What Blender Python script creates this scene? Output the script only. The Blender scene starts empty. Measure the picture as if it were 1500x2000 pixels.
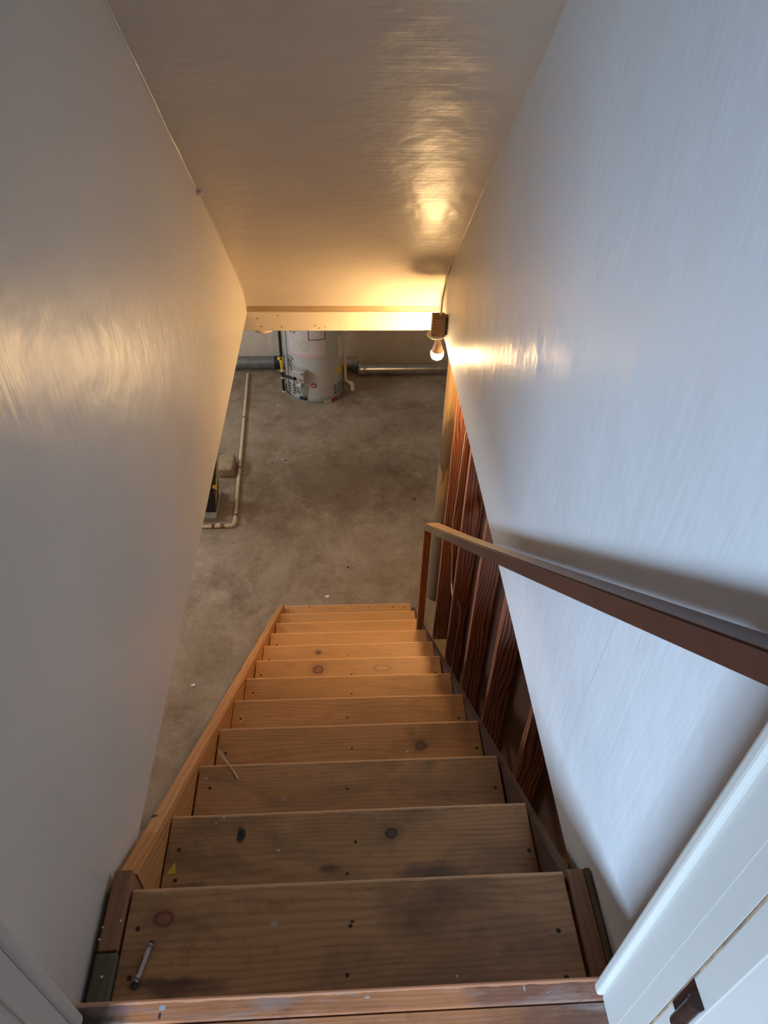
import bpy, bmesh, math, random
from mathutils import Vector, Matrix
random.seed(7)
scene = bpy.context.scene
COL = scene.collection
PI = math.pi
# ------------------------------------------------------------------ camera
PITCH, YAW, ROLL = math.radians(40.995), math.radians(3.949), math.radians(1.644)
cp, sp, cy_, sy_ = math.cos(PITCH), math.sin(PITCH), math.cos(YAW), math.sin(YAW)
fwd = Vector((sy_*cp, cy_*cp, -sp)); right = Vector((cy_, -sy_, 0)); upv = right.cross(fwd)
c_, s_ = math.cos(ROLL), math.sin(ROLL)
right, upv = c_*right + s_*upv, -s_*right + c_*upv
cam_d = bpy.data.cameras.new('camera'); cam = bpy.data.objects.new('camera', cam_d); COL.objects.link(cam)
m3 = Matrix((right, upv, -fwd)).transposed()
cam.matrix_world = Matrix.Translation((0.0009, 0, 1.266)) @ m3.to_4x4()
cam_d.sensor_fit = 'VERTICAL'; cam_d.sensor_height = 24.0; cam_d.lens = 24.0*1405.97/2000.0
cam_d.clip_start = 0.02; cam_d.clip_end = 60
scene.camera = cam
# ------------------------------------------------------------------ world, daylight, exposure
world = bpy.data.worlds.new('world'); scene.world = world; world.use_nodes = True
world.node_tree.nodes['Background'].inputs[0].default_value = (0.62, 0.76, 1.0, 1)
world.node_tree.nodes['Background'].inputs[1].default_value = 0.6
def area(name, loc, rot, sx, sy, power, col):
    d = bpy.data.lights.new(name, 'AREA'); d.shape = 'RECTANGLE'; d.size = sx; d.size_y = sy
    d.energy = power; d.color = col
    o = bpy.data.objects.new(name, d); o.location = loc; o.rotation_euler = rot; COL.objects.link(o); return o
# bright sky outside the window of the upstairs hall behind the camera
sky_l = area('hall_daylight', (-3.6, -5.0, 3.1), (0, 0, 0), 2.6, 2.2, 2550, (0.53, 0.74, 1.0))
sky_l.rotation_euler = (Vector((.47, .9, .1))-Vector(sky_l.location)).to_track_quat('-Z', 'Y').to_euler()
# added fill light outside an unseen basement window in the left wall
area('basement_fill', (-3.38, 4.55, -.86), (math.radians(90), 0, math.radians(-90)), 1.7, 0.62, 72, (0.90, 0.95, 1.0))
scene.view_settings.view_transform = 'Standard'; scene.view_settings.look = 'None'
scene.view_settings.gamma = 1.0; scene.view_settings.use_curve_mapping = False
scene.view_settings.exposure = 0.0
# ------------------------------------------------------------------ dimensions (metres)
RISE, RUN, Y1 = 0.19924, 0.24227, 0.59013
XL, XR = -0.470, 0.472            # painted stairwell walls
ZW = -0.326                       # their lower edge
ZF = -2.590                       # basement floor
TX0, TX1 = -0.420, 0.420          # tread ends
SL = RISE/RUN; ANG = math.atan(SL)
def nose(y): return -RISE-(y-Y1)*SL
# ------------------------------------------------------------------ node helpers
def new_mat(name):
    m = bpy.data.materials.new(name); m.use_nodes = True
    nt = m.node_tree; b = nt.nodes['Principled BSDF']
    return m, nt, b
def N(nt, t, **kw):
    n = nt.nodes.new(t)
    for k, v in kw.items():
        if k.startswith('i_'):
            key = k[2:].replace('_', ' ')
            n.inputs[int(key) if key.isdigit() else key].default_value = v
        else: setattr(n, k, v)
    return n
def L(nt, a, b): nt.links.new(a, b)
def math_n(nt, op, a, b=None, c=None, clamp=False):
    n = N(nt, 'ShaderNodeMath', operation=op); n.use_clamp = clamp
    for i, v in enumerate((a, b, c)):
        if v is None: continue
        if isinstance(v, (int, float)): n.inputs[i].default_value = v
        else: L(nt, v, n.inputs[i])
    return n.outputs[0]
def ramp(nt, fac, stops):
    r = N(nt, 'ShaderNodeValToRGB'); el = r.color_ramp.elements
    while len(el) < len(stops): el.new(0.5)
    for e, (p, c) in zip(el, stops): e.position = p; e.color = c if len(c) == 4 else (*c, 1)
    L(nt, fac, r.inputs[0]); return r.outputs[0]
def mix(nt, fac, a, b, blend='MIX'):
    n = N(nt, 'ShaderNodeMix', data_type='RGBA', blend_type=blend)
    for k, v in ((0, fac), (6, a), (7, b)):
        if isinstance(v, (int, float)): n.inputs[k].default_value = v
        elif isinstance(v, tuple): n.inputs[k].default_value = v if len(v) == 4 else (*v, 1)
        else: L(nt, v, n.inputs[k])
    return n.outputs[2]
def objvec(nt, scale=(1, 1, 1), rot=(0, 0, 0), rnd=True, use='Object'):
    tc = N(nt, 'ShaderNodeTexCoord'); mp = N(nt, 'ShaderNodeMapping'); L(nt, tc.outputs[use], mp.inputs[0])
    mp.inputs['Rotation'].default_value = rot
    if rnd:
        oi = N(nt, 'ShaderNodeObjectInfo'); ad = N(nt, 'ShaderNodeVectorMath', operation='ADD')
        sc = N(nt, 'ShaderNodeVectorMath', operation='SCALE'); sc.inputs[0].default_value = (7.3, 5.1, 3.7)
        L(nt, oi.outputs['Random'], sc.inputs['Scale']); L(nt, mp.outputs[0], ad.inputs[0]); L(nt, sc.outputs[0], ad.inputs[1])
        src = ad.outputs[0]
    else: src = mp.outputs[0]
    mu = N(nt, 'ShaderNodeVectorMath', operation='MULTIPLY'); mu.inputs[1].default_value = scale
    L(nt, src, mu.inputs[0]); return mu.outputs[0], mp.outputs[0]
def noise(nt, vec, scale, detail=4, rough=.55, dist=0.0):
    n = N(nt, 'ShaderNodeTexNoise'); n.inputs['Scale'].default_value = scale; n.inputs['Detail'].default_value = detail
    n.inputs['Roughness'].default_value = rough; n.inputs['Distortion'].default_value = dist; L(nt, vec, n.inputs['Vector'])
    return n.outputs['Fac']
def bump(nt, b, h, strength, dist):
    n = N(nt, 'ShaderNodeBump'); n.inputs['Strength'].default_value = strength; n.inputs['Distance'].default_value = dist
    L(nt, h, n.inputs['Height']); L(nt, n.outputs[0], b.inputs['Normal'])
def plain(name, col, rough=.5, metal=0.0, var=.12, vs=30.0):
    m, nt, b = new_mat(name); v, _ = objvec(nt)
    n = noise(nt, v, vs, 3)
    lo = tuple(c*(1-var) for c in col); hi = tuple(min(1, c*(1+var)) for c in col)
    L(nt, ramp(nt, n, [(.3, lo), (.7, hi)]), b.inputs['Base Color'])
    b.inputs['Roughness'].default_value = rough; b.inputs['Metallic'].default_value = metal
    return m
def wood(name, light, dark, dirt=(.05, .035, .025), dirt_amt=.35, rough=.55, rot=(0, 0, 0), ring=26.0, contrast=1.0,
         spots=(), specks=0.0, edge=None, wear=0.0, warp_s=(1.6, 7, 7), warp_a=34.0, broad_a=.35, fine_a=.42):
    """grain runs along local X; spots = (x, y, radius_x, radius_y, colour, kind)"""
    m, nt, b = new_mat(name)
    v, local = objvec(nt, (1, 1, 1), rot)
    def sc(s):
        mu = N(nt, 'ShaderNodeVectorMath', operation='MULTIPLY'); mu.inputs[1].default_value = s; L(nt, v, mu.inputs[0]); return mu.outputs[0]
    warp = noise(nt, sc(warp_s), 1.0, 2, .5)
    sx = N(nt, 'ShaderNodeSeparateXYZ'); L(nt, v, sx.inputs[0])
    ph = math_n(nt, 'ADD', sx.outputs[1], math_n(nt, 'MULTIPLY', sx.outputs[2], 0.8))
    ph = math_n(nt, 'ADD', math_n(nt, 'MULTIPLY', ph, ring*2*PI/2), math_n(nt, 'MULTIPLY', warp, warp_a))
    rings = math_n(nt, 'MULTIPLY_ADD', math_n(nt, 'SINE', ph), .5, .5)
    rings = math_n(nt, 'POWER', rings, 2.2)
    fine = noise(nt, sc((5, 170, 170)), 1.0, 3, .6)
    broad = noise(nt, sc((1.3, 9, 9)), 1.0, 3, .6)
    f = math_n(nt, 'MULTIPLY_ADD', rings, .42*contrast, math_n(nt, 'MULTIPLY', fine, fine_a))
    f = math_n(nt, 'ADD', f, math_n(nt, 'MULTIPLY', broad, broad_a))
    col = ramp(nt, f, [(.25, light), (.62, tuple((a*.55+d*.45) for a, d in zip(light, dark))), (1.0, dark)])
    if dirt_amt > 0:
        dn = noise(nt, sc((3.0, 6.5, 6.5)), 1.0, 5, .62, .6)
        df = ramp(nt, dn, [(.42, (0, 0, 0)), (.72, (dirt_amt,)*3)])
        col = mix(nt, df, col, dirt)
        dn2 = noise(nt, sc((14, 22, 22)), 1.0, 4, .7)
        col = mix(nt, ramp(nt, dn2, [(.55, (0, 0, 0)), (.8, (dirt_amt*.7,)*3)]), col, dirt)
    ls = N(nt, 'ShaderNodeSeparateXYZ'); L(nt, local, ls.inputs[0])
    wob = noise(nt, sc((30, 30, 30)), 1.0, 3)
    for (px, py, rx, ry, c, kind) in spots:
        dx = math_n(nt, 'DIVIDE', math_n(nt, 'SUBTRACT', ls.outputs[0], px), rx)
        dy = math_n(nt, 'DIVIDE', math_n(nt, 'SUBTRACT', ls.outputs[1], py), ry)
        d = math_n(nt, 'SQRT', math_n(nt, 'ADD', math_n(nt, 'MULTIPLY', dx, dx), math_n(nt, 'MULTIPLY', dy, dy)))
        d = math_n(nt, 'ADD', d, math_n(nt, 'MULTIPLY_ADD', wob, 1.0, -.5))
        if kind == 'knot':
            col = mix(nt, ramp(nt, d, [(0, (.8,)*3), (.62, (.7,)*3), (.8, (0, 0, 0))]), col, tuple(min(1, k*1.9) for k in c))
            col = mix(nt, ramp(nt, d, [(.5, (0, 0, 0)), (.74, (.9,)*3), (.9, (.75,)*3), (1.0, (0, 0, 0))]), col, tuple(k*.55 for k in c))
            col = mix(nt, ramp(nt, math_n(nt, 'MULTIPLY', d, .45), [(.3, (.45,)*3), (1.0, (0, 0, 0))]), col, tuple(k*1.3 for k in c))
        elif kind == 'mark':
            col = mix(nt, ramp(nt, d, [(0.0, (1, 1, 1)), (.6, (.95,)*3), (.95, (0, 0, 0))]), col, c)
        else:
            col = mix(nt, ramp(nt, d, [(0.0, (.72,)*3), (.5, (.6,)*3), (1.0, (0, 0, 0))]), col, c)
    if specks > 0:
        vo = N(nt, 'ShaderNodeTexVoronoi'); vo.inputs['Scale'].default_value = 16; L(nt, v, vo.inputs['Vector'])
        hs = N(nt, 'ShaderNodeSeparateColor'); L(nt, vo.outputs['Color'], hs.inputs[0])
        thr = math_n(nt, 'MULTIPLY', math_n(nt, 'GREATER_THAN', hs.outputs[0], 1-specks), math_n(nt, 'MULTIPLY', hs.outputs[1], .085))
        col = mix(nt, math_n(nt, 'LESS_THAN', vo.outputs['Distance'], thr), col, (.62, .58, .5))
    if edge is not None:      # worn pale arris along the nosing
        e = math_n(nt, 'GREATER_THAN', math_n(nt, 'ADD', ls.outputs[1], math_n(nt, 'MULTIPLY', wob, .006)), edge)
        col = mix(nt, math_n(nt, 'MULTIPLY', e, .7), col, tuple(min(1, c*1.25+.08) for c in light))
    if wear > 0:
        wn = noise(nt, sc((5, 30, 30)), 1.0, 5, .7, .4)
        col = mix(nt, ramp(nt, wn, [(.5, (0, 0, 0)), (.75, (wear,)*3)]), col, (.42, .36, .33))
    L(nt, col, b.inputs['Base Color'])
    L(nt, math_n(nt, 'MULTIPLY_ADD', fine, .25, rough-.1), b.inputs['Roughness'])
    bump(nt, b, math_n(nt, 'ADD', f, math_n(nt, 'MULTIPLY', wob, .5)), .35, .0012)
    return m
def paint(name, col, rough=.32, streak='z', amt=.05, bstr=.25, marks=True):
    m, nt, b = new_mat(name)
    s = {'z': (55, 55, 1.6), 'x': (1.6, 55, 55), 'y': (55, 1.6, 55)}[streak]
    v, _ = objvec(nt, (1, 1, 1), rnd=False)
    mu = N(nt, 'ShaderNodeVectorMath', operation='MULTIPLY'); mu.inputs[1].default_value = s; L(nt, v, mu.inputs[0])
    st = noise(nt, mu.outputs[0], 1.0, 3, .6)
    bl = noise(nt, v, 2.2, 4, .6)
    f = math_n(nt, 'ADD', math_n(nt, 'MULTIPLY', st, .2), math_n(nt, 'MULTIPLY', bl, .8))
    lo = tuple(c*(1-amt*1.6) for c in col); hi = tuple(min(1, c*(1+amt)) for c in col)
    c = ramp(nt, f, [(.3, lo), (.7, hi)])
    if marks:
        sm = noise(nt, v, 9, 6, .75)
        c = mix(nt, ramp(nt, sm, [(.66, (0, 0, 0)), (.82, (.22,)*3)]), c, tuple(k*.5 for k in col))
    L(nt, c, b.inputs['Base Color'])
    L(nt, math_n(nt, 'MULTIPLY_ADD', bl, .22, rough-.11), b.inputs['Roughness'])
    lump = noise(nt, v, 7, 3, .5)
    bump(nt, b, math_n(nt, 'ADD', math_n(nt, 'MULTIPLY', st, .32), math_n(nt, 'MULTIPLY', lump, 2.2)), bstr, .006)
    return m
def concrete(name, c1, c2, stain, rough=.75, scale=1.0, patch=None):
    m, nt, b = new_mat(name)
    v, _ = objvec(nt, (1, 1, 1), rnd=False)
    a = noise(nt, v, 1.1*scale, 8, .65, .1); d = noise(nt, v, 5.0*scale, 9, .75, .15); g = noise(nt, v, 60*scale, 4, .7)
    f = math_n(nt, 'ADD', math_n(nt, 'MULTIPLY', a, .5), math_n(nt, 'MULTIPLY', d, .5))
    col = ramp(nt, f, [(.36, c1), (.62, c2)])
    s = noise(nt, v, 2.0*scale, 9, .74, .25)
    col = mix(nt, ramp(nt, s, [(.5, (0, 0, 0)), (.66, (.75,)*3)]), col, stain)
    if patch:      # one broad browner ellipse: (x, y, rx, ry) in object space
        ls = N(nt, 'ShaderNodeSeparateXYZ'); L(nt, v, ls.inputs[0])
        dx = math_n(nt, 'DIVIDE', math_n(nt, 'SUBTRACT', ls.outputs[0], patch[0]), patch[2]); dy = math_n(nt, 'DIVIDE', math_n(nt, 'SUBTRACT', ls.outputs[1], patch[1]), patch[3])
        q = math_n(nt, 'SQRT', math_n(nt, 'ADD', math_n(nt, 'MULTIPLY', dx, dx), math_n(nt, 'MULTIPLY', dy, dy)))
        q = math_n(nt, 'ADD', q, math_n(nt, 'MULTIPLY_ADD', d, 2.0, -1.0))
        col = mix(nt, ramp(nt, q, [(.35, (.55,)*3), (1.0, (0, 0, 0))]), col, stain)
    col = mix(nt, ramp(nt, g, [(.3, (.25,)*3), (.6, (0, 0, 0))]), col, tuple(k*.4 for k in c1))
    vo = N(nt, 'ShaderNodeTexVoronoi'); vo.inputs['Scale'].default_value = 9; L(nt, v, vo.inputs['Vector'])
    hs = N(nt, 'ShaderNodeSeparateColor'); L(nt, vo.outputs['Color'], hs.inputs[0])
    thr = math_n(nt, 'MULTIPLY', math_n(nt, 'GREATER_THAN', hs.outputs[0], .72), math_n(nt, 'MULTIPLY', hs.outputs[1], .16))
    col = mix(nt, math_n(nt, 'LESS_THAN', vo.outputs['Distance'], thr), col, mix(nt, math_n(nt, 'GREATER_THAN', hs.outputs[2], .6), (.05, .04, .03), (.55, .5, .45)))
    L(nt, col, b.inputs['Base Color'])
    L(nt, math_n(nt, 'MULTIPLY_ADD', d, -.35, rough+.15), b.inputs['Roughness'])
    bump(nt, b, math_n(nt, 'ADD', d, math_n(nt, 'MULTIPLY', g, .3)), .25, .004)
    return m
# ------------------------------------------------------------------ mesh helpers
def box_bm(x0, x1, y0, y1, z0, z1, bev=0.0, seg=2, bm=None):
    nb = bmesh.new()
    bmesh.ops.create_cube(nb, size=1)
    for v in nb.verts:
        v.co = Vector(((x0+x1)/2+v.co.x*(x1-x0), (y0+y1)/2+v.co.y*(y1-y0), (z0+z1)/2+v.co.z*(z1-z0)))
    if bev > 0: bmesh.ops.bevel(nb, geom=nb.edges[:], offset=bev, segments=seg, affect='EDGES', profile=.5)
    if bm is None: return nb
    join(bm, nb); return bm
def join(bm, other):
    me = bpy.data.meshes.new('tmp'); other.to_mesh(me); other.free(); bm.from_mesh(me); bpy.data.meshes.remove(me)
def prism(profile, x0, x1, axis='x', bm=None):
    bm = bm or bmesh.new()
    def P(a, b, t): return {'x': (t, a, b), 'y': (a, t, b), 'z': (a, b, t)}[axis]
    A = [bm.verts.new(P(a, b, x0)) for a, b in profile]; B = [bm.verts.new(P(a, b, x1)) for a, b in profile]
    n = len(profile); bm.faces.new(A); bm.faces.new(B[::-1])
    for i in range(n): bm.faces.new((A[i], B[i], B[(i+1) % n], A[(i+1) % n]))
    bmesh.ops.recalc_face_normals(bm, faces=bm.faces[:]); return bm
def tube(pts, r, seg=10, bm=None, cap=True):
    bm = bm or bmesh.new(); pts = [Vector(p) for p in pts]; rings = []
    rr = r if isinstance(r, (list, tuple)) else [r]*len(pts)
    n0 = None
    for i, p in enumerate(pts):
        t = (pts[min(i+1, len(pts)-1)]-pts[max(i-1, 0)]).normalized()
        if n0 is None: n0 = t.orthogonal().normalized()
        n0 = (n0-t*n0.dot(t)).normalized(); b0 = t.cross(n0)
        rings.append([bm.verts.new(p+(n0*math.cos(a)+b0*math.sin(a))*rr[i]) for a in [2*PI*k/seg for k in range(seg)]])
    for a, b in zip(rings, rings[1:]):
        for k in range(seg): bm.faces.new((a[k], a[(k+1) % seg], b[(k+1) % seg], b[k]))
    if cap: bm.faces.new(rings[0][::-1]); bm.faces.new(rings[-1])
    bmesh.ops.recalc_face_normals(bm, faces=bm.faces[:]); return bm
def lathe(prof, seg=32, center=(0, 0, 0), bm=None):
    bm = bm or bmesh.new(); c = Vector(center); rings = []
    for r, z in prof:
        if r < 1e-6: rings.append([bm.verts.new(c+Vector((0, 0, z)))])
        else: rings.append([bm.verts.new(c+Vector((r*math.cos(2*PI*k/seg), r*math.sin(2*PI*k/seg), z))) for k in range(seg)])
    for a, b in zip(rings, rings[1:]):
        for k in range(seg):
            q = [a[k % len(a)], a[(k+1) % len(a)], b[(k+1) % len(b)], b[k % len(b)]]
            q = list(dict.fromkeys(q))
            if len(q) > 2: bm.faces.new(q)
    if len(rings[0]) > 1: bm.faces.new(rings[0][::-1])
    if len(rings[-1]) > 1: bm.faces.new(rings[-1])
    bmesh.ops.recalc_face_normals(bm, faces=bm.faces[:]); return bm
def world_loc(o):
    v = Vector((0, 0, 0))
    while o is not None: v += Vector(o.location); o = o.parent
    return v
def obj(name, bm, mat, parent=None, smooth=False, origin=None, rot=None):
    """mesh coordinates in bm are world coordinates (before rot about origin)"""
    vs = [v.co for v in bm.verts]
    lo = Vector((min(v.x for v in vs), min(v.y for v in vs), min(v.z for v in vs)))
    hi = Vector((max(v.x for v in vs), max(v.y for v in vs), max(v.z for v in vs)))
    o3 = Vector(origin) if origin is not None else (lo+hi)/2
    for v in bm.verts: v.co -= o3
    me = bpy.data.meshes.new(name); bm.to_mesh(me); bm.free()
    if smooth:
        for p in me.polygons: p.use_smooth = True
        try: me.set_sharp_from_angle(angle=math.radians(38))
        except Exception: pass
    me.materials.append(mat)
    o = bpy.data.objects.new(name, me); COL.objects.link(o)
    if parent is not None: o.parent = parent; o.location = o3-world_loc(parent)
    else: o.location = o3
    if rot: o.rotation_euler = rot
    return o
def share(name, src, parent, loc, rot=(0, 0, 0), scale=(1, 1, 1)):
    o = bpy.data.objects.new(name, src.data); COL.objects.link(o); o.parent = parent
    o.location = Vector(loc)-world_loc(parent); o.rotation_euler = rot; o.scale = scale; return o
def thing(name, label, cat, loc, group=None):
    o = bpy.data.objects.new(name, None); COL.objects.link(o); o.location = loc; o.empty_display_size = .1
    o['label'] = label; o['category'] = cat
    if group: o['group'] = group
    return o
def tag(o, label, cat, group=None):
    o['label'] = label; o['category'] = cat
    if group: o['group'] = group
    return o
def struct(o, label, cat):
    o['kind'] = 'structure'; o['label'] = label; o['category'] = cat; return o
# ------------------------------------------------------------------ materials
M = {}
M['wall_r'] = paint('wall_paint_right', (.74, .755, .77), .38, 'z', .02, .35)
M['wall_l'] = paint('wall_paint_left', (.70, .655, .58), .38, 'z', .03, .35)
M['ceil'] = paint('ceiling_paint', (.63, .565, .47), .35, 'x', .03, .6)
M['trimw'] = paint('white_trim_paint', (.52, .505, .47), .5, 'z', .02, .12)
M['cream'] = paint('cream_beam_paint', (.74, .66, .52), .38, 'x', .04, .4)
M['ledge'] = paint('ledge_paint', (.40, .28, .16), .5, 'x', .1, .3)
M['hall'] = paint('hall_paint', (.74, .73, .70), .6, 'z', .02, .1)
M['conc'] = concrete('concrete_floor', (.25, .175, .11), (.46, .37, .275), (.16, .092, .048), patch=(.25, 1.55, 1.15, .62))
M['bwall'] = concrete('concrete_wall', (.72, .62, .50), (.82, .72, .60), (.62, .52, .40), .85, 1.0)
M['stud'] = wood('redwood_stud', (.46, .195, .115), (.12, .034, .02), dirt_amt=.15, rough=.65, ring=150, contrast=1.7, warp_s=(1.25, 9, 9), warp_a=52.0, fine_a=.3)
M['studedge'] = M['stud']
M['sheath'] = wood('old_sheathing', (.16, .07, .04), (.06, .022, .014), dirt_amt=.3, rough=.8, ring=140)
M['string_l'] = wood('orange_pine_stringer', (.60, .30, .105), (.34, .135, .038), dirt_amt=.08, rough=.5, rot=(ANG, 0, -PI/2), ring=110, contrast=.8)
M['string_r'] = wood('brown_painted_stringer', (.085, .042, .03), (.05, .022, .016), dirt_amt=.2, rough=.6, rot=(ANG, 0, -PI/2), ring=90)
M['pine'] = wood('pine_board', (.56, .29, .105), (.30, .125, .038), dirt_amt=.12, rough=.55, ring=160)
M['brownblock'] = wood('brown_filler', (.34, .165, .08), (.20, .088, .042), dirt_amt=.3, rough=.6, ring=140, rot=(0, 0, -PI/2), contrast=.6)
M['greenblock'] = wood('green_grey_filler', (.17, .14, .085), (.085, .07, .04), dirt_amt=.45, rough=.7, ring=140, rot=(0, 0, -PI/2), contrast=.7)
M['oak'] = wood('worn_oak', (.52, .215, .09), (.24, .08, .035), dirt=(.075, .04, .034), dirt_amt=.8, rough=.40, ring=300, contrast=.35, specks=.28, wear=.75, fine_a=.75)
M['nosing'] = wood('worn_oak_nosing', (.56, .225, .095), (.24, .08, .035), dirt=(.075, .04, .034), dirt_amt=.7, rough=.36, ring=300, contrast=.35, specks=.35, wear=.8, fine_a=.75, edge=.0128,
    spots=[(-.415, .0, .10, .05, (.045, .035, .026), 'mark'), (.30, .0, .17, .035, (.13, .065, .055), 'stain'), (-.285, .004, .005, .004, (.36, .35, .37), 'mark'), (-.287, -.006, .003, .007, (.03, .03, .05), 'mark'),
           (.02, .004, .005, .002, (.36, .34, .35), 'mark'), (-.12, .006, .05, .012, (.30, .2, .17), 'stain'), (.26, .005, .002, .005, (.38, .36, .36), 'mark'), (-.36, .006, .05, .012, (.28, .16, .14), 'stain')])
M['railbrown'] = None
M['post'] = wood('weathered_post', (.50, .30, .12), (.26, .13, .05), dirt_amt=.35, rough=.7, ring=16)
M['galv'] = plain('galvanised_metal', (.55, .54, .52), .28, 1.0, .15, 12)
M['darkpipe'] = plain('dull_grey_duct', (.23, .23, .23), .45, .6, .2, 10)
M['heater'] = plain('heater_grey_enamel', (.50, .51, .50), .42, 0, .05, 6)
M['black'] = plain('black_plastic', (.015, .015, .016), .5, 0, .2)
M['nail'] = plain('rusty_nail', (.045, .025, .015), .6, .3, .3)
M['cpvc'] = plain('cream_pipe', (.70, .58, .40), .4, 0, .08, 40)
M['purple'] = plain('purple_primer', (.11, .045, .06), .5, 0, .2)
M['yellow'] = plain('yellow_label', (.78, .58, .05), .5, 0, .1)
M['white'] = plain('white_plastic', (.78, .77, .74), .4, 0, .05)
M['porc'] = plain('porcelain', (.78, .66, .48), .3, 0, .06)
M['red'] = plain('red_print', (.32, .05, .05), .5, 0, .2)
M['brass'] = plain('yellow_brass', (.72, .5, .09), .4, .4, .15)
M['tan'] = plain('tan_block', (.36, .26, .16), .8, 0, .2, 25)
M['bronze'] = plain('dark_bronze', (.05, .03, .028), .35, .7, .3, 60)
M['paper'] = plain('white_paper', (.8, .79, .77), .7, 0, .05)
M['straw'] = plain('straw', (.75, .58, .34), .7, 0, .15, 80)
M['wire'] = plain('grey_cable', (.5, .46, .42), .5, 0, .15)
M['crayonp'] = plain('crayon_paper', (.60, .50, .49), .6, 0, .12, 60)
M['dark_line'] = plain('hairline_crack', (.30, .30, .32), .8, 0, .2)
def label_mat(name, paper, ink, sx, sz):
    m, nt, b = new_mat(name)
    v, _ = objvec(nt, (1, 1, 1), rnd=False); s = N(nt, 'ShaderNodeSeparateXYZ'); L(nt, v, s.inputs[0])
    line = math_n(nt, 'GREATER_THAN', math_n(nt, 'SINE', math_n(nt, 'MULTIPLY', s.outputs[2], sz)), .25)
    mu = N(nt, 'ShaderNodeVectorMath', operation='MULTIPLY'); mu.inputs[1].default_value = (sx, sx, sz/6.283); L(nt, v, mu.inputs[0])
    w = math_n(nt, 'GREATER_THAN', noise(nt, mu.outputs[0], 1.0, 2), .47)
    L(nt, mix(nt, math_n(nt, 'MULTIPLY', math_n(nt, 'MULTIPLY', line, w), .55), paper, ink), b.inputs['Base Color']); b.inputs['Roughness'].default_value = .45
    return m
M['lab'] = label_mat('printed_label', (.72, .66, .64), (.28, .16, .15), 70, 420)
M['lab2'] = label_mat('small_label', (.66, .62, .55), (.25, .2, .17), 120, 700)
def bulb_mat(name, col, s):
    m, nt, b = new_mat(name); b.inputs['Base Color'].default_value = (.9, .88, .82, 1)
    b.inputs['Emission Color'].default_value = (*col, 1); b.inputs['Emission Strength'].default_value = s; return m
M['bulb'] = bulb_mat('lit_bulb_globe', (1.0, .62, .27), 1250.0)
M['bulbneck'] = plain('bulb_neck', (.75, .55, .35), .35, 0, .05)
M['glass'] = None
# ================================================================== SETTING
# stairwell walls
wl = struct(obj('wall_left', box_bm(XL-.11, XL, .30, 3.34, ZW, 2.46), M['wall_l']), 'grey painted plaster wall on the left side of the stairwell', 'wall')
wr = struct(obj('wall_right', box_bm(XR, XR+.19, .30, 3.34, ZW, 2.46), M['wall_r']), 'pale painted plaster wall behind the handrail', 'wall')
# hairline crack below the handrail on the right wall
cr = [(.805, .30), (.809, .25), (.813, .21), (.816, .15), (.823, .086), (.826, .02), (.830, -.033), (.829, -.119), (.825, -.17), (.821, -.221)]
obj('crack', tube([(XR+.0002, y, z) for y, z in cr], .0006, 5), M['dark_line'], wr)
# sloped ceiling that curls down onto the header
prof = [(.30, 2.344), (1.8, 1.082), (2.5, .494), (2.905, .150), (3.06, .014), (3.15, -.068), (3.225, -.145), (3.275, -.195), (3.305, -.24), (3.318, -.285)]
back = [(3.44, -.285), (3.44, 0), (3.1, .35), (.30, 2.60)]
cl = struct(obj('ceiling', prism(prof+back, XL-.05, XR+.05), M['ceil'], smooth=True), 'glossy painted sloped ceiling curling down to the header beam', 'ceiling')
# wavy caulk bead in the wall and ceiling corners
bead = bmesh.new()
for X, s in ((XL, 1), (XR, -1)):
    pts = []
    for i in range(70):
        t = i/69*(len(prof)-1); k = min(int(t), len(prof)-2); u = t-k
        y = prof[k][0]*(1-u)+prof[k+1][0]*u; z = prof[k][1]*(1-u)+prof[k+1][1]*u
        pts.append((X+s*.0005+random.uniform(-.001, .001), y, z-.001+random.uniform(-.001, .001)))
    tube(pts, [.0022+random.random()*.0018 for _ in pts], 6, bead)
obj('caulk_bead', bead, M['ceil'], cl, True)
obj('paint_lump', lathe([(0, -.012), (.009, -.007), (.012, 0), (.008, .008), (0, .011)], 10, (XL+.006, 2.49, .497)), M['ceil'], cl, True)
# header beam and the recessed ledge above it
st = struct(obj('trim_1', box_bm(XL-.05, XR+.02, 3.325, 3.42, -.318, -.283, .002), M['ledge']), 'thin recessed wooden ledge between ceiling and header beam', 'trim')
beam = struct(obj('trim_2', box_bm(-.95, .95, 3.318, 3.60, -.418, -.3165, .004), M['cream']), 'chipped cream painted header beam at the foot of the sloped ceiling', 'beam')
for (x, z, r, sq) in [(-.42, -.350, .0045, 1), (-.424, -.392, .004, 2.6), (-.405, -.393, .005, 1), (-.305, -.395, .005, .8), (-.32, -.335, .004, 1), (-.06, -.327, .005, 1.6), (-.14, -.39, .0045, 1),
                      (-.12, -.402, .004, 1), (-.09, -.398, .004, .7), (.32, -.34, .0035, 1), (.335, -.355, .003, 1), (-.02, -.36, .003, 1)]:
    obj('paint_chip', box_bm(x-r*sq, x+r*sq, 3.3165, 3.319, z-r*.6, z+r*.6, .001, 1), M['brownblock'] if sq < 1.5 else M['cream'], beam)
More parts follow.
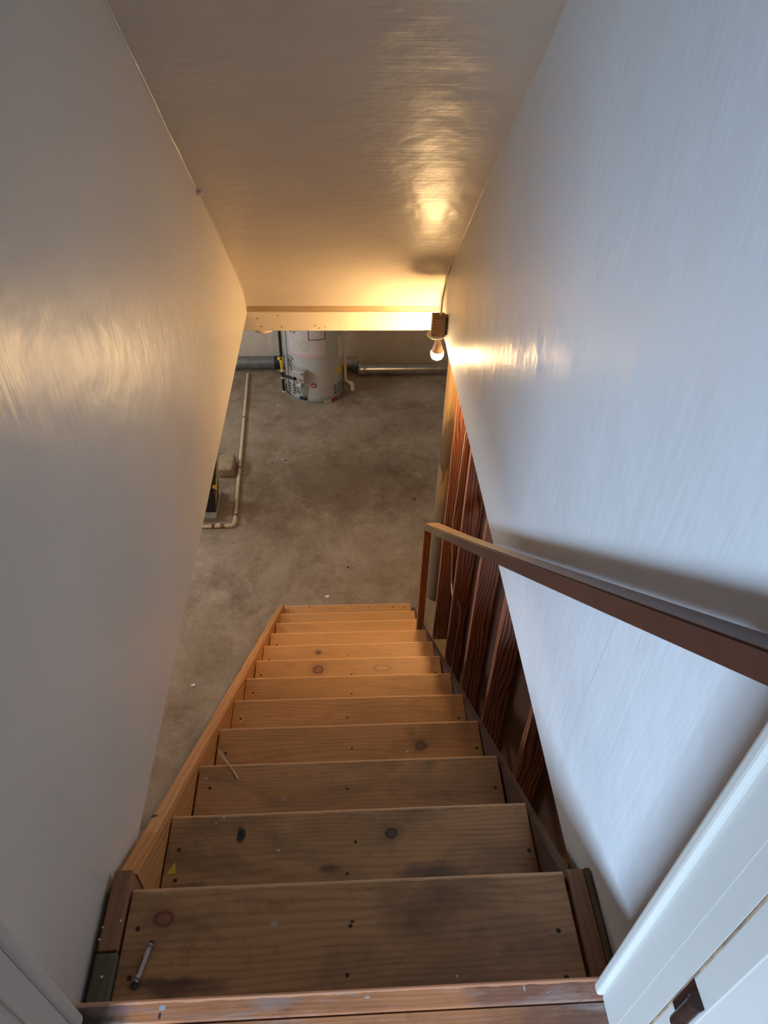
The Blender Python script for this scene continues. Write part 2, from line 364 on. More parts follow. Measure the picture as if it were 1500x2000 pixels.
# basement shell
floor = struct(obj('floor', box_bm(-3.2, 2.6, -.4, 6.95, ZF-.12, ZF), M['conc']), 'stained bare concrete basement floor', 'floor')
struct(obj('wall_back', box_bm(-3.2, 2.6, 6.85, 7.0, ZF, -.05), M['bwall']), 'bare concrete basement wall behind the water heater', 'wall')
bm = box_bm(-3.35, -3.2, -.4, 3.66, ZF, -.05); box_bm(-3.35, -3.2, 5.44, 7.0, ZF, -.05, bm=bm)
box_bm(-3.35, -3.2, 3.66, 5.44, ZF, -1.2, bm=bm); box_bm(-3.35, -3.2, 3.66, 5.44, -.52, -.05, bm=bm)
struct(obj('wall_basement_left', bm, M['bwall']), 'concrete basement side wall beyond the stairs', 'wall')
struct(obj('wall_basement_right', box_bm(2.6, 2.75, -.4, 7.0, ZF, -.05), M['bwall']), 'concrete basement side wall beyond the stud partition', 'wall')
struct(obj('wall_basement_front', box_bm(-3.35, 2.75, -.55, -.4, ZF, -.05), M['bwall']), 'concrete basement wall below the upstairs hall', 'wall')
bm = box_bm(-3.2, XL-.11, -.4, 6.85, -.30, -.06); box_bm(XR+.19, 2.6, -.4, 6.85, -.30, -.06, bm=bm); box_bm(XL-.11, XR+.19, 3.44, 6.85, -.30, -.06, bm=bm)
struct(obj('ceiling_basement', bm, M['hall']), 'basement ceiling on either side of the stairwell', 'ceiling')
for x in (-.52, .35):   # formwork seams on the back wall
    pass
bm = bmesh.new()  # frame of the unseen window added for the basement fill light
for y in (3.66, 4.53, 5.40): box_bm(-3.30, -3.25, y, y+.04, -1.2, -.52, bm=bm)
for z in (-1.2, -.56): box_bm(-3.30, -3.25, 3.66, 5.44, z, z+.04, bm=bm)
w2 = struct(obj('window_fill', bm, M['trimw']), 'unseen white framed basement window added in the side wall for fill light', 'window')
def pane_mat():
    m, nt, b = new_mat('clear_pane'); t = N(nt, 'ShaderNodeBsdfTransparent'); g = N(nt, 'ShaderNodeBsdfGlossy'); g.inputs['Roughness'].default_value = .02
    mx = N(nt, 'ShaderNodeMixShader'); mx.inputs[0].default_value = .06; L(nt, t.outputs[0], mx.inputs[1]); L(nt, g.outputs[0], mx.inputs[2])
    L(nt, mx.outputs[0], nt.nodes['Material Output'].inputs['Surface']); return m
M['glass'] = pane_mat()
for y0 in (3.70, 4.57): obj('pane', box_bm(-3.278, -3.272, y0, y0+.83, -1.16, -.56), M['glass'], w2)
# open stud partition right of the stairs
sh = struct(obj('wall_partition', box_bm(.664, .69, .2, 3.14, ZF, -.30), M['sheath']), 'dark board backing of the open stud partition beside the stairs', 'wall')
for i, y in enumerate((3.10, 2.625, 2.157, 1.723, 1.257, .80, .36)):
    hgt = -.30-ZF
    bmx = box_bm(-hgt/2, hgt/2, -.019, .019, -.0445, .0445, .002, 1)
    o = obj('stud', bmx, M['stud'], sh, origin=(0, 0, 0), rot=(0, -PI/2, 0))
    o.location = Vector((.572+.046, y+.019, ZF+hgt/2))-world_loc(sh)
# ---- upstairs hall behind the camera
lf = struct(obj('floor_landing', box_bm(-2.6, 1.7, -2.45, .325, -.30, -.022), M['brownblock']), 'wooden landing floor at the head of the stairs', 'floor')
jy = [.352, .3175, .260, .2025, .145, .0875, .007]
for i in range(len(jy)-1):
    y1_, y0_ = jy[i], jy[i+1]
    n = 2 if i else 1
    x0, x1 = (-.47, .47) if i == 0 else (-2.6, 1.7) if i > 1 else (-.47, .47)
    obj('plank', box_bm(x0, x1, y0_+.0006, y1_-.0006, -.022, 0, .0035 if i == 0 else .0012, 2), M['nosing'] if i == 0 else M['oak'], lf)
obj('plank', box_bm(-2.6, 1.7, -2.45, .007, -.022, 0, .001, 1), M['oak'], lf)
obj('nosing_fascia', box_bm(XL, XR, .325, .345, -.30, -.022), M['brownblock'], lf)
# door wall (hall side) with the opening the camera looks through
bm = box_bm(-2.6, -.416, .25, .33, 0, 2.46); box_bm(.472, 1.7, .25, .33, 0, 2.46, bm=bm); box_bm(-.416, .472, .25, .33, 2.04, 2.46, bm=bm)
struct(obj('wall_front', bm, M['hall']), 'hall wall around the doorway at the head of the stairs', 'wall')
# right jamb: rabbet, stop and rounded edge strip
dj = obj('door_1', box_bm(.377, .472, .2465, .3235, 0, 2.04, .0015, 1), M['trimw']); struct(dj, 'white painted door jamb at the head of the stairs beside the handrail', 'door frame')
obj('door_stop', box_bm(.3766, .380, .2785, .3232, .002, 2.03), M['trimw'], dj)
obj('edge_strip', box_bm(.3665, .472, .3235, .341, .004, 2.04, .0055, 3), M['trimw'], dj)
dl = obj('door_2', box_bm(-.472, -.402, .2465, .312, 0, 2.04, .0015, 1), M['trimw']); struct(dl, 'cream white door jamb beside the grey stairwell wall', 'door frame')
obj('door_stop', box_bm(-.405, -.399, .273, .312, .002, 2.03, .0015, 2), M['trimw'], dl)
obj('edge_strip', box_bm(-.472, -.396, .312, .3345, .0, 2.04, .0075, 3), M['trimw'], dl)
obj('door_head', box_bm(-.402, .377, .2465, .33, 2.03, 2.06), M['trimw'], dl)
# open door leaf folded back against the hall wall, with its lower hinge
dt = thing('door_3', 'white painted door leaf folded open beside the right jamb', 'door', (.75, .228, 0)); dt['kind'] = 'structure'
leaf = obj('door_leaf', box_bm(.3765, 1.14, .2105, .2445, .012, 2.02, .0015, 2), M['trimw'], dt)
obj('worn_edge', box_bm(.3764, .3790, .2440, .2462, .012, 1.2), plain('worn_brown_edge', (.35, .24, .15), .8, 0, .5, 25), dt)
h = obj('hinge', tube([(.372, .2225, .285), (.372, .2225, .357)], .0085, 14), M['bronze'], dt, True)
obj('hinge_leaf', box_bm(.3752, .3772, .2235, .2440, .280, .362, .0006, 1), M['bronze'], h)
obj('hinge_pin', tube([(.372, .2225, .357), (.372, .2225, .3625)], .0095, 14), M['bronze'], h, True)
# the rest of the hall
WX0, WX1, WZ0, WZ1 = -2.5, -1.0, .95, 2.0
bm = box_bm(-2.6, WX0, -2.47, -2.37, 0, 2.46); box_bm(WX1, 1.7, -2.47, -2.37, 0, 2.46, bm=bm)
box_bm(WX0, WX1, -2.47, -2.37, 0, WZ0, bm=bm); box_bm(WX0, WX1, -2.47, -2.37, WZ1, 2.46, bm=bm)
struct(obj('wall_hall_back', bm, M['hall']), 'hall wall with the window behind the camera', 'wall')
struct(obj('wall_hall_left', box_bm(-2.7, -2.6, -2.47, .33, 0, 2.46), M['hall']), 'left wall of the upstairs hall', 'wall')
struct(obj('wall_hall_right', box_bm(1.7, 1.8, -2.47, .33, 0, 2.46), M['hall']), 'right wall of the upstairs hall', 'wall')
struct(obj('ceiling_hall', box_bm(-2.7, 1.8, -2.47, .33, 2.46, 2.56), M['hall']), 'flat ceiling of the upstairs hall', 'ceiling')
bm = bmesh.new()
for x in (WX0, -1.77, WX1-.04): box_bm(x, x+.04, -2.45, -2.40, WZ0, WZ1, bm=bm)
for z in (WZ0, WZ1-.04): box_bm(WX0, WX1, -2.45, -2.40, z, z+.04, bm=bm)
wd = struct(obj('window_1', bm, M['trimw']), 'white framed hall window behind the camera', 'window')
for x0, x1 in ((WX0+.04, -1.77), (-1.73, WX1-.04)): obj('pane', box_bm(x0, x1, -2.428, -2.422, WZ0+.04, WZ1-.04), M['glass'], wd)
# ================================================================== STAIRCASE
stair = thing('staircase', 'steep open wooden staircase of worn pine treads leading down to concrete', 'staircase', (0, 1.9, ZF))
tread_spots = {
 1: [(-.35, .075, .022, .016, (.20, .06, .04), 'knot'), (.0, -.10, .06, .035, (.035, .025, .018), 'stain'), (.10, -.09, .05, .04, (.06, .04, .028), 'stain'), (-.30, -.04, .10, .02, (.11, .05, .03), 'stain'), (-.144, .058, .009, .007, (.42, .40, .33), 'mark'), (.001, .056, .005, .004, (.05, .03, .02), 'mark'), (0.02, -.112, .035, .018, (.02, .015, .012), 'mark'), (-.33, -.03, .09, .012, (.10, .04, .025), 'stain')],
 2: [(-.256, .085, .014, .026, (.010, .009, .009), 'mark'), (-.30, .128, .005, .005, (.6, .6, .55), 'mark'), (-.317, .114, .003, .003, (.6, .6, .5), 'mark'), (-.168, .046, .005, .004, (.55, .5, .4), 'mark'), (.091, .075, .017, .014, (.05, .03, .02), 'knot'), (-.05, .0, .03, .012, (.09, .045, .03), 'stain'), (.18, -.02, .10, .03, (.07, .05, .035), 'stain'), (-.35, -.04, .06, .03, (.055, .04, .03), 'stain')],
 3: [(-.18, .03, .009, .007, (.40, .38, .33), 'stain')],
 4: [(.223, .05, .02, .018, (.07, .035, .02), 'knot')],
 7: [(-.137, .075, .028, .022, (.13, .05, .025), 'knot'), (.147, .075, .045, .02, (.34, .17, .08), 'knot')],
 8: [(-.15, .085, .013, .012, (.06, .03, .015), 'knot')],
}
nail_src = None
TD = .272
for k in range(1, 13):
    yn = Y1+(k-1)*RUN; zt = -k*RISE; d = TD if k > 1 else .262
    t = min(1, max(0, (k-1)/8))
    top_l, top_d = (.60, .315, .13), (.28, .12, .045)       # upper boards are trodden dirtier than the lower ones
    low_l, low_d = (.64, .35, .14), (.40, .185, .062)
    lc = tuple(a*(1-t)+b*t for a, b in zip(top_l, low_l)); dc = tuple(a*(1-t)+b*t for a, b in zip(top_d, low_d))
    sp_ = [(x, y, rx, ry, c, kd) for (x, y, rx, ry, c, kd) in tread_spots.get(k, [])]
    mt = wood('tread_pine', lc, dc, dirt=(.085, .050, .028), dirt_amt=.72*(1-t)+.14, rough=.5, ring=120+60*random.random(), contrast=.52, broad_a=.5, warp_a=46.0,
              spots=sp_, specks=.22*(1-t)+.03, edge=d/2-.0035)
    x0 = TX0+random.uniform(-.003, .003); x1 = TX1+random.uniform(-.003, .003)
    bm = box_bm(x0, x1, yn-d, yn, zt-.036, zt, .0025, 2)
    o = obj('tread', bm, mt, stair)
    o.rotation_euler = (0, 0, random.uniform(-.003, .003))
    yc = yn-d/2
    nails = [(-.395, -.02), (-.39, .06), (.395, .03), (.39, -.05), (0.0, -.02), (.0, .055)]
    if k == 12: nails = [(-.39, .1), (-.25, .112), (-.1, .114), (.01, .112), (.14, .114), (.31, .114), (.38, .11)]
    for (nx, ny) in nails:
        nx += random.uniform(-.012, .012); ny += random.uniform(-.012, .012)
        if nail_src is None:
            n = obj('nail_head', lathe([(0, -.0008), (.0046, -.0006), (.0046, .0006), (.003, .001), (0, .001)], 10, (nx, yc+ny, zt)), M['nail'], o, True); nail_src = n
        else:
            share('nail_head', nail_src, o, (nx, yc+ny, zt), scale=(1 if abs(nx) > .2 else .8,)*3)
# left closed stringer, standing proud of the treads
def sprof(off_top, drop, y0, y1):
    top = [(y0, nose(y0)+off_top), (y1, nose(y1)+off_top)]
    yb = Y1+(-RISE-drop-ZF)/SL           # where the lower edge meets the floor
    return top+[(y1, ZF), (min(yb, y1-.02), ZF), (y0, nose(y0)-drop)]
bm = prism(sprof(.018, .26, .625, 3.235), -.461, -.4230); bmesh.ops.bevel(bm, geom=[e for e in bm.edges if e.calc_length() > 1], offset=.004, segments=2, affect='EDGES')
sl = obj('stringer', bm, M['string_l'], stair); sl['label'] = 'orange pine stringer on the open side'
for y in (.82, 1.9, 2.35):
    o = obj('dent', box_bm(-.4612, -.4475 if y < 1 else -.456, y-.005, y+.005, nose(y)+.0155, nose(y)+.0187, .001, 1), M['black'], sl, rot=(-ANG, 0, 0))
bm = prism(sprof(-.024, .20, .56, 3.19), .4225, .441); sr = obj('stringer', bm, M['string_r'], stair); sr['label'] = 'dark brown painted stringer beside the stud wall'
# filler blocks either side of the top tread
o = obj('filler_block', box_bm(-.459, -.4245, .481, .622, -.29, -.185, .003, 2), M['brownblock'], stair, origin=None)
o = obj('filler_block', box_bm(-.462, -.4215, .347, .480, -.29, -.188, .006, 3), M['greenblock'], stair)
o = obj('filler_strip', box_bm(.4235, .458, .347, .592, -.29, -.196, .002, 2), M['brownblock'], stair)
o = obj('painted_lath', box_bm(.4585, .4695, .347, .592, -.29, -.192, .002, 2), M['greenblock'], stair)
for i, (x, y) in enumerate([(-.4275, .53), (-.4575, .52), (-.459, .50), (-.4405, .44)]):
    obj('paint_drip', lathe([(0, 0), (.0024, 0), (.0018, .0008), (0, .001)], 8, (x, y, -.1858)), M['paper'], stair, True)
# ================================================================== HANDRAIL
hr = thing('handrail', 'brown painted wooden handrail on a pine newel post beside the right wall', 'handrail', (.41, 2.69, -10*RISE))
rz = lambda y: -1.14+.8445*(2.67-y)
rz = lambda y: -1.140+(.738+1.140)/(2.67-.402)*(2.67-y)
def rail_mat():
    m, nt, b = new_mat('brown_rail_paint')
    v, loc = objvec(nt, (1, 1, 1), rnd=False)
    n1 = noise(nt, v, 30, 5, .7); n2 = noise(nt, v, 6, 4, .6)
    col = ramp(nt, n2, [(.3, (.058, .019, .013)), (.7, (.092, .033, .022))])
    col = mix(nt, ramp(nt, n1, [(.70, (0, 0, 0)), (.76, (.5,)*3)]), col, (.30, .19, .14))
    s = N(nt, 'ShaderNodeSeparateXYZ'); L(nt, loc, s.inputs[0])
    # bare, weathered wood on the lower end of the rail
    fac = ramp(nt, math_n(nt, 'ADD', s.outputs[1], math_n(nt, 'MULTIPLY_ADD', n2, .5, -.25)), [(.25, (0, 0, 0)), (.62, (1, 1, 1))])
    st = N(nt, 'ShaderNodeMapping'); st.inputs['Rotation'].default_value = (math.radians(39.6), 0, 0); L(nt, v, st.inputs[0])
    mu = N(nt, 'ShaderNodeVectorMath', operation='MULTIPLY'); mu.inputs[1].default_value = (90, 6, 90); L(nt, st.outputs[0], mu.inputs[0])
    g = noise(nt, mu.outputs[0], 1.0, 3)
    bare = ramp(nt, g, [(.3, (.13, .08, .045)), (.7, (.27, .175, .095))])
    col = mix(nt, fac, col, bare)
    L(nt, col, b.inputs['Base Color']); b.inputs['Roughness'].default_value = .42; bump(nt, b, n1, .25, .002); return m
M['railbrown'] = rail_mat()
bm = bmesh.new()
ys = [.36, .7, 1.1, 1.5, 1.9, 2.3, 2.67]
secs = []
for i, y in enumerate(ys):
    t = i/(len(ys)-1); z = rz(y); xb = .436 if y < 1.7 else .436+.032*(y-1.7)/.97; yb = y+(.03 if i == len(ys)-1 else 0)
    dip = -.004*math.sin(t*PI)
    zb = rz(yb)
    secs.append([(.390, y, z+dip-.046), (.390, y, z+dip), (xb, yb, zb+dip), (xb, yb, zb+dip-.046)])
rv = [[bm.verts.new(p) for p in s] for s in secs]
for a, b_ in zip(rv, rv[1:]):
    for j in range(4): bm.faces.new((a[j], a[(j+1) % 4], b_[(j+1) % 4], b_[j]))
bm.faces.new(rv[0]); bm.faces.new(rv[-1][::-1]); bmesh.ops.recalc_face_normals(bm, faces=bm.faces[:])
bmesh.ops.bevel(bm, geom=[e for e in bm.edges if abs(e.verts[0].co.y-e.verts[1].co.y) > .1], offset=.003, segments=2, affect='EDGES')
obj('rail', bm, M['railbrown'], hr, True)
nh = rz(2.67)-.044+10*RISE
nm = wood('newel_pine', (.46, .20, .075), (.26, .095, .032), dirt_amt=.15, rough=.55, ring=190)
o = obj('newel_post', box_bm(-nh/2, nh/2, -.018, .018, -.019, .019, .002, 1), nm, hr, origin=(0, 0, 0), rot=(0, -PI/2, 0))
o.location = Vector((.412, 2.69, -10*RISE+nh/2))-world_loc(hr)
# ================================================================== LIGHT FIXTURE
lf2 = thing('bulb_fixture', 'bare lit light bulb hanging from a wooden block on the stairwell wall', 'lamp', (.435, 3.0, -.372))
obj('mounting_block', box_bm(.402, .460, 2.985, 3.035, -.278, -.185, .002, 1), wood('fixture_block', (.30, .17, .09), (.14, .07, .035), dirt_amt=.6, rough=.7, ring=160), lf2)
obj('gap_shade', box_bm(.460, XR+.0005, 2.99, 3.03, -.276, -.190, .002, 1), M['black'], lf2)  # black box stands in for the shaded gap between block and wall
obj('holder_disc', lathe([(0, -.010), (.040, -.010), (.0435, -.006), (.0435, -.001), (.041, .001), (0, .001)], 36, (.426, 3.012, -.279)), M['porc'], lf2, True)
obj('socket', lathe([(0, -.016), (.0155, -.016), (.017, -.012), (.018, 0), (0, 0)], 24, (.434, 3.004, -.289)), M['porc'], lf2, True)
zc = -.372
bl = obj('bulb_neck', lathe([(.0135, .070), (.0145, .062), (.0165, .05), (.021, .034), (.0265, .020), (.0290, .010)], 28, (.435, 3.0, zc)), M['bulbneck'], lf2, True)
obj('bulb_globe', lathe([(.0288, .011), (.0300, .003), (.0300, -.005), (.0275, -.015), (.0220, -.0235), (.0140, -.029), (.0065, -.0312), (0, -.0318)], 28, (.435, 3.0, zc)), M['bulb'], lf2, True)
obj('pull_wire', tube([(.385+.012*math.sin(a*.7)-.0005*a, 3.04-.004*a, -.262-.0012*a*(5-a)) for a in range(8)], .0011, 6), M['wire'], lf2, True)
pts = [(XR-.004, 2.99, .08), (XR-.006, 3.06, .005), (XR-.006, 3.12, -.06), (XR-.004, 3.13, -.1), (.452, 3.08, -.14), (.442, 3.02, -.170), (.438, 3.012, -.188)]
obj('feed_wire', tube(pts, .004, 8), M['porc'], lf2, True)
# porcelain lampholder under the beam
lh = thing('ceiling_lampholder', 'unlit round porcelain lampholder under the left end of the header beam', 'lamp', (-.405, 3.38, -.418))
obj('holder_base', lathe([(0, .001), (.058, .001), (.061, -.008), (.058, -.018), (.045, -.024), (0, -.025)], 36, (-.405, 3.385, -.418)), M['porc'], lh, True)
obj('socket', lathe([(0, -.006), (.02, -.006), (.022, .002), (0, .002)], 20, (-.405, 3.385, -.442)), M['porc'], lh, True)
# round post under the beam
ph = -.418-ZF
bm = lathe([(.0, ZF), (.058, ZF), (.064, ZF+.012), (.066, ZF+.05), (.063, -.9), (.062, -.418), (0, -.418)], 28, (.635, 3.50, 0))
def post_mat():
    m, nt, b = new_mat('weathered_round_post')
    v, loc = objvec(nt, (1, 1, 1), rnd=False)
    mu = N(nt, 'ShaderNodeVectorMath', operation='MULTIPLY'); mu.inputs[1].default_value = (40, 40, 2.5); L(nt, v, mu.inputs[0])
    g = noise(nt, mu.outputs[0], 1.0, 4, .6); col = ramp(nt, g, [(.3, (.30, .17, .065)), (.7, (.50, .31, .13))])
    s = N(nt, 'ShaderNodeSeparateXYZ'); L(nt, loc, s.inputs[0])
    mu2 = N(nt, 'ShaderNodeVectorMath', operation='MULTIPLY'); mu2.inputs[1].default_value = (14, 14, 3); L(nt, v, mu2.inputs[0])
    w = noise(nt, mu2.outputs[0], 1.0, 5, .65)
    zz = math_n(nt, 'ADD', s.outputs[2], math_n(nt, 'MULTIPLY_ADD', w, .9, -.45))
    # old grime band at hand height, grey water stain below
    band = ramp(nt, zz, [(0.0, (.25,)*3), (.06, (.85,)*3), (.35, (.8,)*3), (.55, (.0,)*3)])
    col = mix(nt, band, col, (.055, .042, .028))
    low = ramp(nt, math_n(nt, 'MULTIPLY', zz, -1), [(.1, (0, 0, 0)), (.35, (.8,)*3)])
    col = mix(nt, low, col, (.15, .125, .095))
    L(nt, col, b.inputs['Base Color']); b.inputs['Roughness'].default_value = .7; bump(nt, b, g, .3, .002); return m
tag(obj('wooden_post', bm, post_mat(), None, True), 'round weathered timber post standing on concrete under the header beam', 'post')
# cable stapled along the studs
pts = [(.632, 3.085, -.60), (.630, 3.085, -.88), (.624, 3.085, -1.256), (.617, 3.085, -1.51), (.630, 3.08, -1.72), (.628, 2.95, -1.82), (.612, 2.75, -1.74), (.575, 2.605, -1.52), (.590, 2.605, -1.60), (.606, 2.605, -1.673), (.619, 2.605, -1.814), (.617, 2.605, -1.966), (.613, 2.60, -2.2), (.613, 2.59, ZF)]
pts = [(.634, 3.088, -.60), (.630, 3.088, -.88), (.624, 3.088, -1.256), (.617, 3.088, -1.51), (.640, 3.09, -1.845), (.645, 3.06, -2.0), (.64, 2.85, -2.05), (.625, 2.67, -1.9), (.60, 2.61, -1.66), (.615, 2.606, -1.72), (.621, 2.608, -1.814), (.617, 2.608, -1.966), (.613, 2.608, -2.2), (.613, 2.608, ZF)]
obj('cable', tube(pts, .0035, 8), M['wire'], sh, True)['label'] = 'thin pale grey cable'
# ================================================================== WATER HEATER
HX, HY, HR = -.295, 6.34, .28
wh = thing('water_heater', 'grey cylindrical gas water heater standing in a shallow pan', 'water heater', (HX, HY, ZF))
def cyl_patch(a0, a1, z0, z1, r, th=.003, n=14, bm=None):
    bm = bm or bmesh.new(); rows = []
    for k in range(n+1):
        a = math.radians(a0+(a1-a0)*k/n); dx, dy = math.sin(a), -math.cos(a)
        rows.append([bm.verts.new((HX+dx*q, HY+dy*q, ZF+z)) for q, z in ((r, z0), (r, z1), (r+th, z1), (r+th, z0))])
    for a, b in zip(rows, rows[1:]):
        for j in range(4): bm.faces.new((a[j], a[(j+1) % 4], b[(j+1) % 4], b[j]))
    bm.faces.new(rows[0]); bm.faces.new(rows[-1][::-1]); bmesh.ops.recalc_face_normals(bm, faces=bm.faces[:]); return bm
def cpt(a, z, r=HR): a = math.radians(a); return Vector((HX+math.sin(a)*r, HY-math.cos(a)*r, ZF+z))
obj('tank', lathe([(0, .03), (HR, .03), (HR, 1.42), (HR-.02, 1.45), (0, 1.47)], 64, (HX, HY, ZF)), M['heater'], wh, True)
obj('drain_pan', lathe([(0, 0), (.292, 0), (.303, .045), (.305, .048), (.298, .048), (.288, .008), (0, .008)], 64, (HX, HY, ZF)), plain('pan_metal', (.42, .41, .38), .4, .3, .1, 15), wh, True)
obj('draft_hood', lathe([(.09, 1.47), (.11, 1.50), (.06, 1.58), (.05, 1.60), (.05, 2.29), (0, 2.29)], 24, (HX, HY, ZF)), M['galv'], wh, True)
for s in (-1, 1): obj('water_pipe', tube([(HX+s*.15, HY, ZF+1.45), (HX+s*.15, HY, -.30)], .011, 10), M['brass'], wh, True)
lb = obj('instruction_label', cyl_patch(-49, 27, .505, 1.05, HR, .0015, 20), M['lab'], wh)
obj('label_band', cyl_patch(-49, 27, .500, .530, HR+.0012, .001, 20), plain('pink_band', (.62, .48, .44), .5, 0, .05), lb)
for (a0, a1, z0, z1) in ((-6, -4.6, .69, .85), (25, 26.4, .69, .85), (-6, 26.4, .685, .693), (-34, -32.6, .74, .85), (-49, -32.6, .735, .742)):
    obj('box_outline', cyl_patch(a0, a1, z0, z1, HR+.0012, .0012, 8), M['black'], lb)
obj('diagram_panel', cyl_patch(-34, -5, .575, .672, HR+.0012, .0008, 8), M['lab2'], lb)
# gas control valve
gv = obj('gas_valve', box_bm(-.065, .065, -.075, 0, -.062, .062, .014, 3), plain('valve_grey', (.47, .45, .43), .45, 0, .06), wh, True, origin=(0, 0, 0), rot=(0, 0, math.radians(-24)))
gv.location = cpt(-24, .325)-world_loc(wh)
for (dx, dz, r) in ((-.035, -.02, .02), (.045, .045, .007), (.03, -.022, .006)):
    k = obj('valve_knob', lathe([(0, 0), (r, 0), (r*.9, .012), (0, .014)], 16), M['black'], gv, True, origin=(0, 0, 0), rot=(PI/2, 0, 0)); k.location = (dx, -.074, dz)
k = obj('white_tag', box_bm(-.022, .022, -.003, 0, -.016, .016, .001, 1), M['white'], wh, origin=(0, 0, 0), rot=(0, math.radians(-15), math.radians(-24))); k.location = cpt(-27, .215, HR+.035)-world_loc(wh)
tb = bmesh.new()
for (a, zb) in ((-20, .06), (-16.5, .07), (-29, .10)):
    tube([cpt(a, .27, HR+.04), cpt(a, .2, HR+.03), cpt(a-1, .14, HR+.022), cpt(a, zb, HR+.012)], .005, 8, tb)
obj('burner_tube', tb, M['galv'], wh, True)
obj('burner_door', cyl_patch(-36, -13, .045, .19, HR, .005, 10), plain('door_bluegrey', (.48, .51, .53), .42, 0, .05), wh)
obj('burner_gap', cyl_patch(-30, -14, .04, .075, HR+.004, .003, 8), M['black'], wh)
obj('lower_panel', cyl_patch(-11.5, 38, .05, .175, HR, .003, 14), M['heater'], wh)
src = None
for (a0, z0) in [(a, z) for a in (-68, -57, -45) for z in (.165, .135, .105, .075)]+[(a, z) for a in (47, 58, 69) for z in (.155, .128, .10, .072)]:
    obj('vent_slot', cyl_patch(a0-4, a0+4, z0-.006, z0+.006, HR+.0005, .0012, 3), M['black'], wh)
k = obj('sight_glass', lathe([(0, 0), (.024, 0), (.024, .006), (.014, .007), (0, .004)], 20), M['red'], wh, True, origin=(0, 0, 0), rot=(PI/2, 0, math.radians(0))); k.location = cpt(-.2, .208)-world_loc(wh)
obj('sight_centre', lathe([(0, 0), (.010, 0), (.008, .003), (0, .004)], 12, ), M['paper'], k, True, origin=(0, 0, 0)).location = (0, 0, .006)
obj('rating_label', cyl_patch(12.5, 33, .180, .240, HR, .0016, 8), M['lab2'], wh)
obj('energy_label', cyl_patch(53, 82, .255, .43, HR, .0016, 8), M['lab2'], wh)
obj('yellow_label', cyl_patch(53, 82, .255, .325, HR+.001, .0016, 8), M['yellow'], wh)
obj('manual_pouch', cyl_patch(60, 78, .43, .64, HR, .012, 6), M['white'], wh)
obj('base_sticker', cyl_patch(33, 46, .006, .042, .302, .0016, 6), M['red'], wh)
obj('base_sticker', cyl_patch(18, 33, .006, .040, .302, .0016, 6), M['lab2'], wh)
# relief pipe
X = HX+HR+.022
obj('relief_pipe', tube([(X, HY-.05, -1.3), (X+.005, HY-.08, ZF+.22), (X+.008, HY-.09, ZF+.16), (X+.03, HY-.10, ZF+.14), (X+.06, HY-.11, ZF+.135)], .013, 10), M['cpvc'], wh, True)
obj('relief_elbow', tube([(X+.045, HY-.105, ZF+.136), (X+.068, HY-.113, ZF+.130), (X+.075, HY-.116, ZF+.105), (X+.075, HY-.116, ZF+.06)], .019, 12), M['cpvc'], wh, True)
# gas supply with yellow valve
gx, gy = HX-HR-.02, HY-.16
gp = obj('gas_pipe', tube([(gx, gy, -.30), (gx, gy, ZF+.06)], .014, 10), M['black'], wh, True)
obj('gas_branch', tube([(gx, gy, ZF+.255), (gx+.10, gy-.10, ZF+.275), cpt(-36, .29, HR+.04)], .013, 10), M['black'], gp, True)
obj('supply_hose', tube([(gx+.02, gy-.02, ZF+.49), (gx+.07, gy-.07, ZF+.48), cpt(-50, .43, HR+.02), cpt(-41, .38, HR+.03), cpt(-38, .26, HR+.03), cpt(-37, .1, HR+.02)], .008, 8), M['darkpipe'], gp, True)
obj('gas_valve_body', lathe([(0, -.02), (.018, -.02), (.022, 0), (.018, .05), (0, .05)], 14, (gx, gy-.01, ZF+.40)), M['brass'], gp, True)
obj('valve_handle', box_bm(gx-.012, gx+.014, gy-.05, gy-.035, ZF+.33, ZF+.475, .006, 2), M['yellow'], gp, True)
obj('valve_handle', box_bm(gx-.035, gx+.02, gy-.05, gy-.035, ZF+.44, ZF+.475, .006, 2), M['yellow'], gp, True)
for z in (.07, .225, .30): obj('pipe_collar', tube([(gx, gy, ZF+z), (gx, gy, ZF+z+.012)], .02, 12), M['white'], gp, True)
# ================================================================== DUCTS AND PIPES
d1 = thing('grey_duct', 'dull grey duct lying against the back wall left of the water heater', 'duct', (-1.2, 6.70, ZF))
obj('pipe', tube([(-2.4, 6.72, ZF+.09), (-.55, 6.72, ZF+.09)], .066, 24), M['darkpipe'], d1, True)
obj('coupling', tube([(-.72, 6.72, ZF+.09), (-.66, 6.72, ZF+.09)], .0685, 24), M['black'], d1, True)
obj('support', box_bm(-1.9, -1.8, 6.68, 6.76, ZF, ZF+.03), M['tan'], d1)
obj('support', box_bm(-.70, -.60, 6.68, 6.76, ZF, ZF+.03), M['tan'], d1)
d2 = thing('galvanised_duct', 'shiny galvanised duct lying along the wall right of the water heater', 'duct', (.8, 6.60, ZF))
obj('pipe', tube([(.20, 6.62, ZF+.064), (2.3, 6.62, ZF+.064)], .062, 28), M['galv'], d2, True)
obj('collar', tube([(.145, 6.62, ZF+.064), (.155, 6.62, ZF+.064), (.215, 6.62, ZF+.064), (.222, 6.62, ZF+.064)], [.063, .0665, .0665, .063], 28), M['galv'], d2, True)
obj('stub', tube([(-.25, 6.70, ZF+.095), (.135, 6.70, ZF+.095), (.142, 6.70, ZF+.095)], [.064, .064, .06], 28), M['galv'], d2, True)
obj('elbow', tube([(.06, 6.71, ZF+.075), (.12, 6.68, ZF+.066), (.16, 6.63, ZF+.064)], .056, 20), M['darkpipe'], d2, True)
cp_ = thing('condensate_pipe', 'long cream plastic pipe running over the concrete floor to an elbow', 'pipe', (-.9, 5.4, ZF))
R_ = .0145; zz = ZF+R_
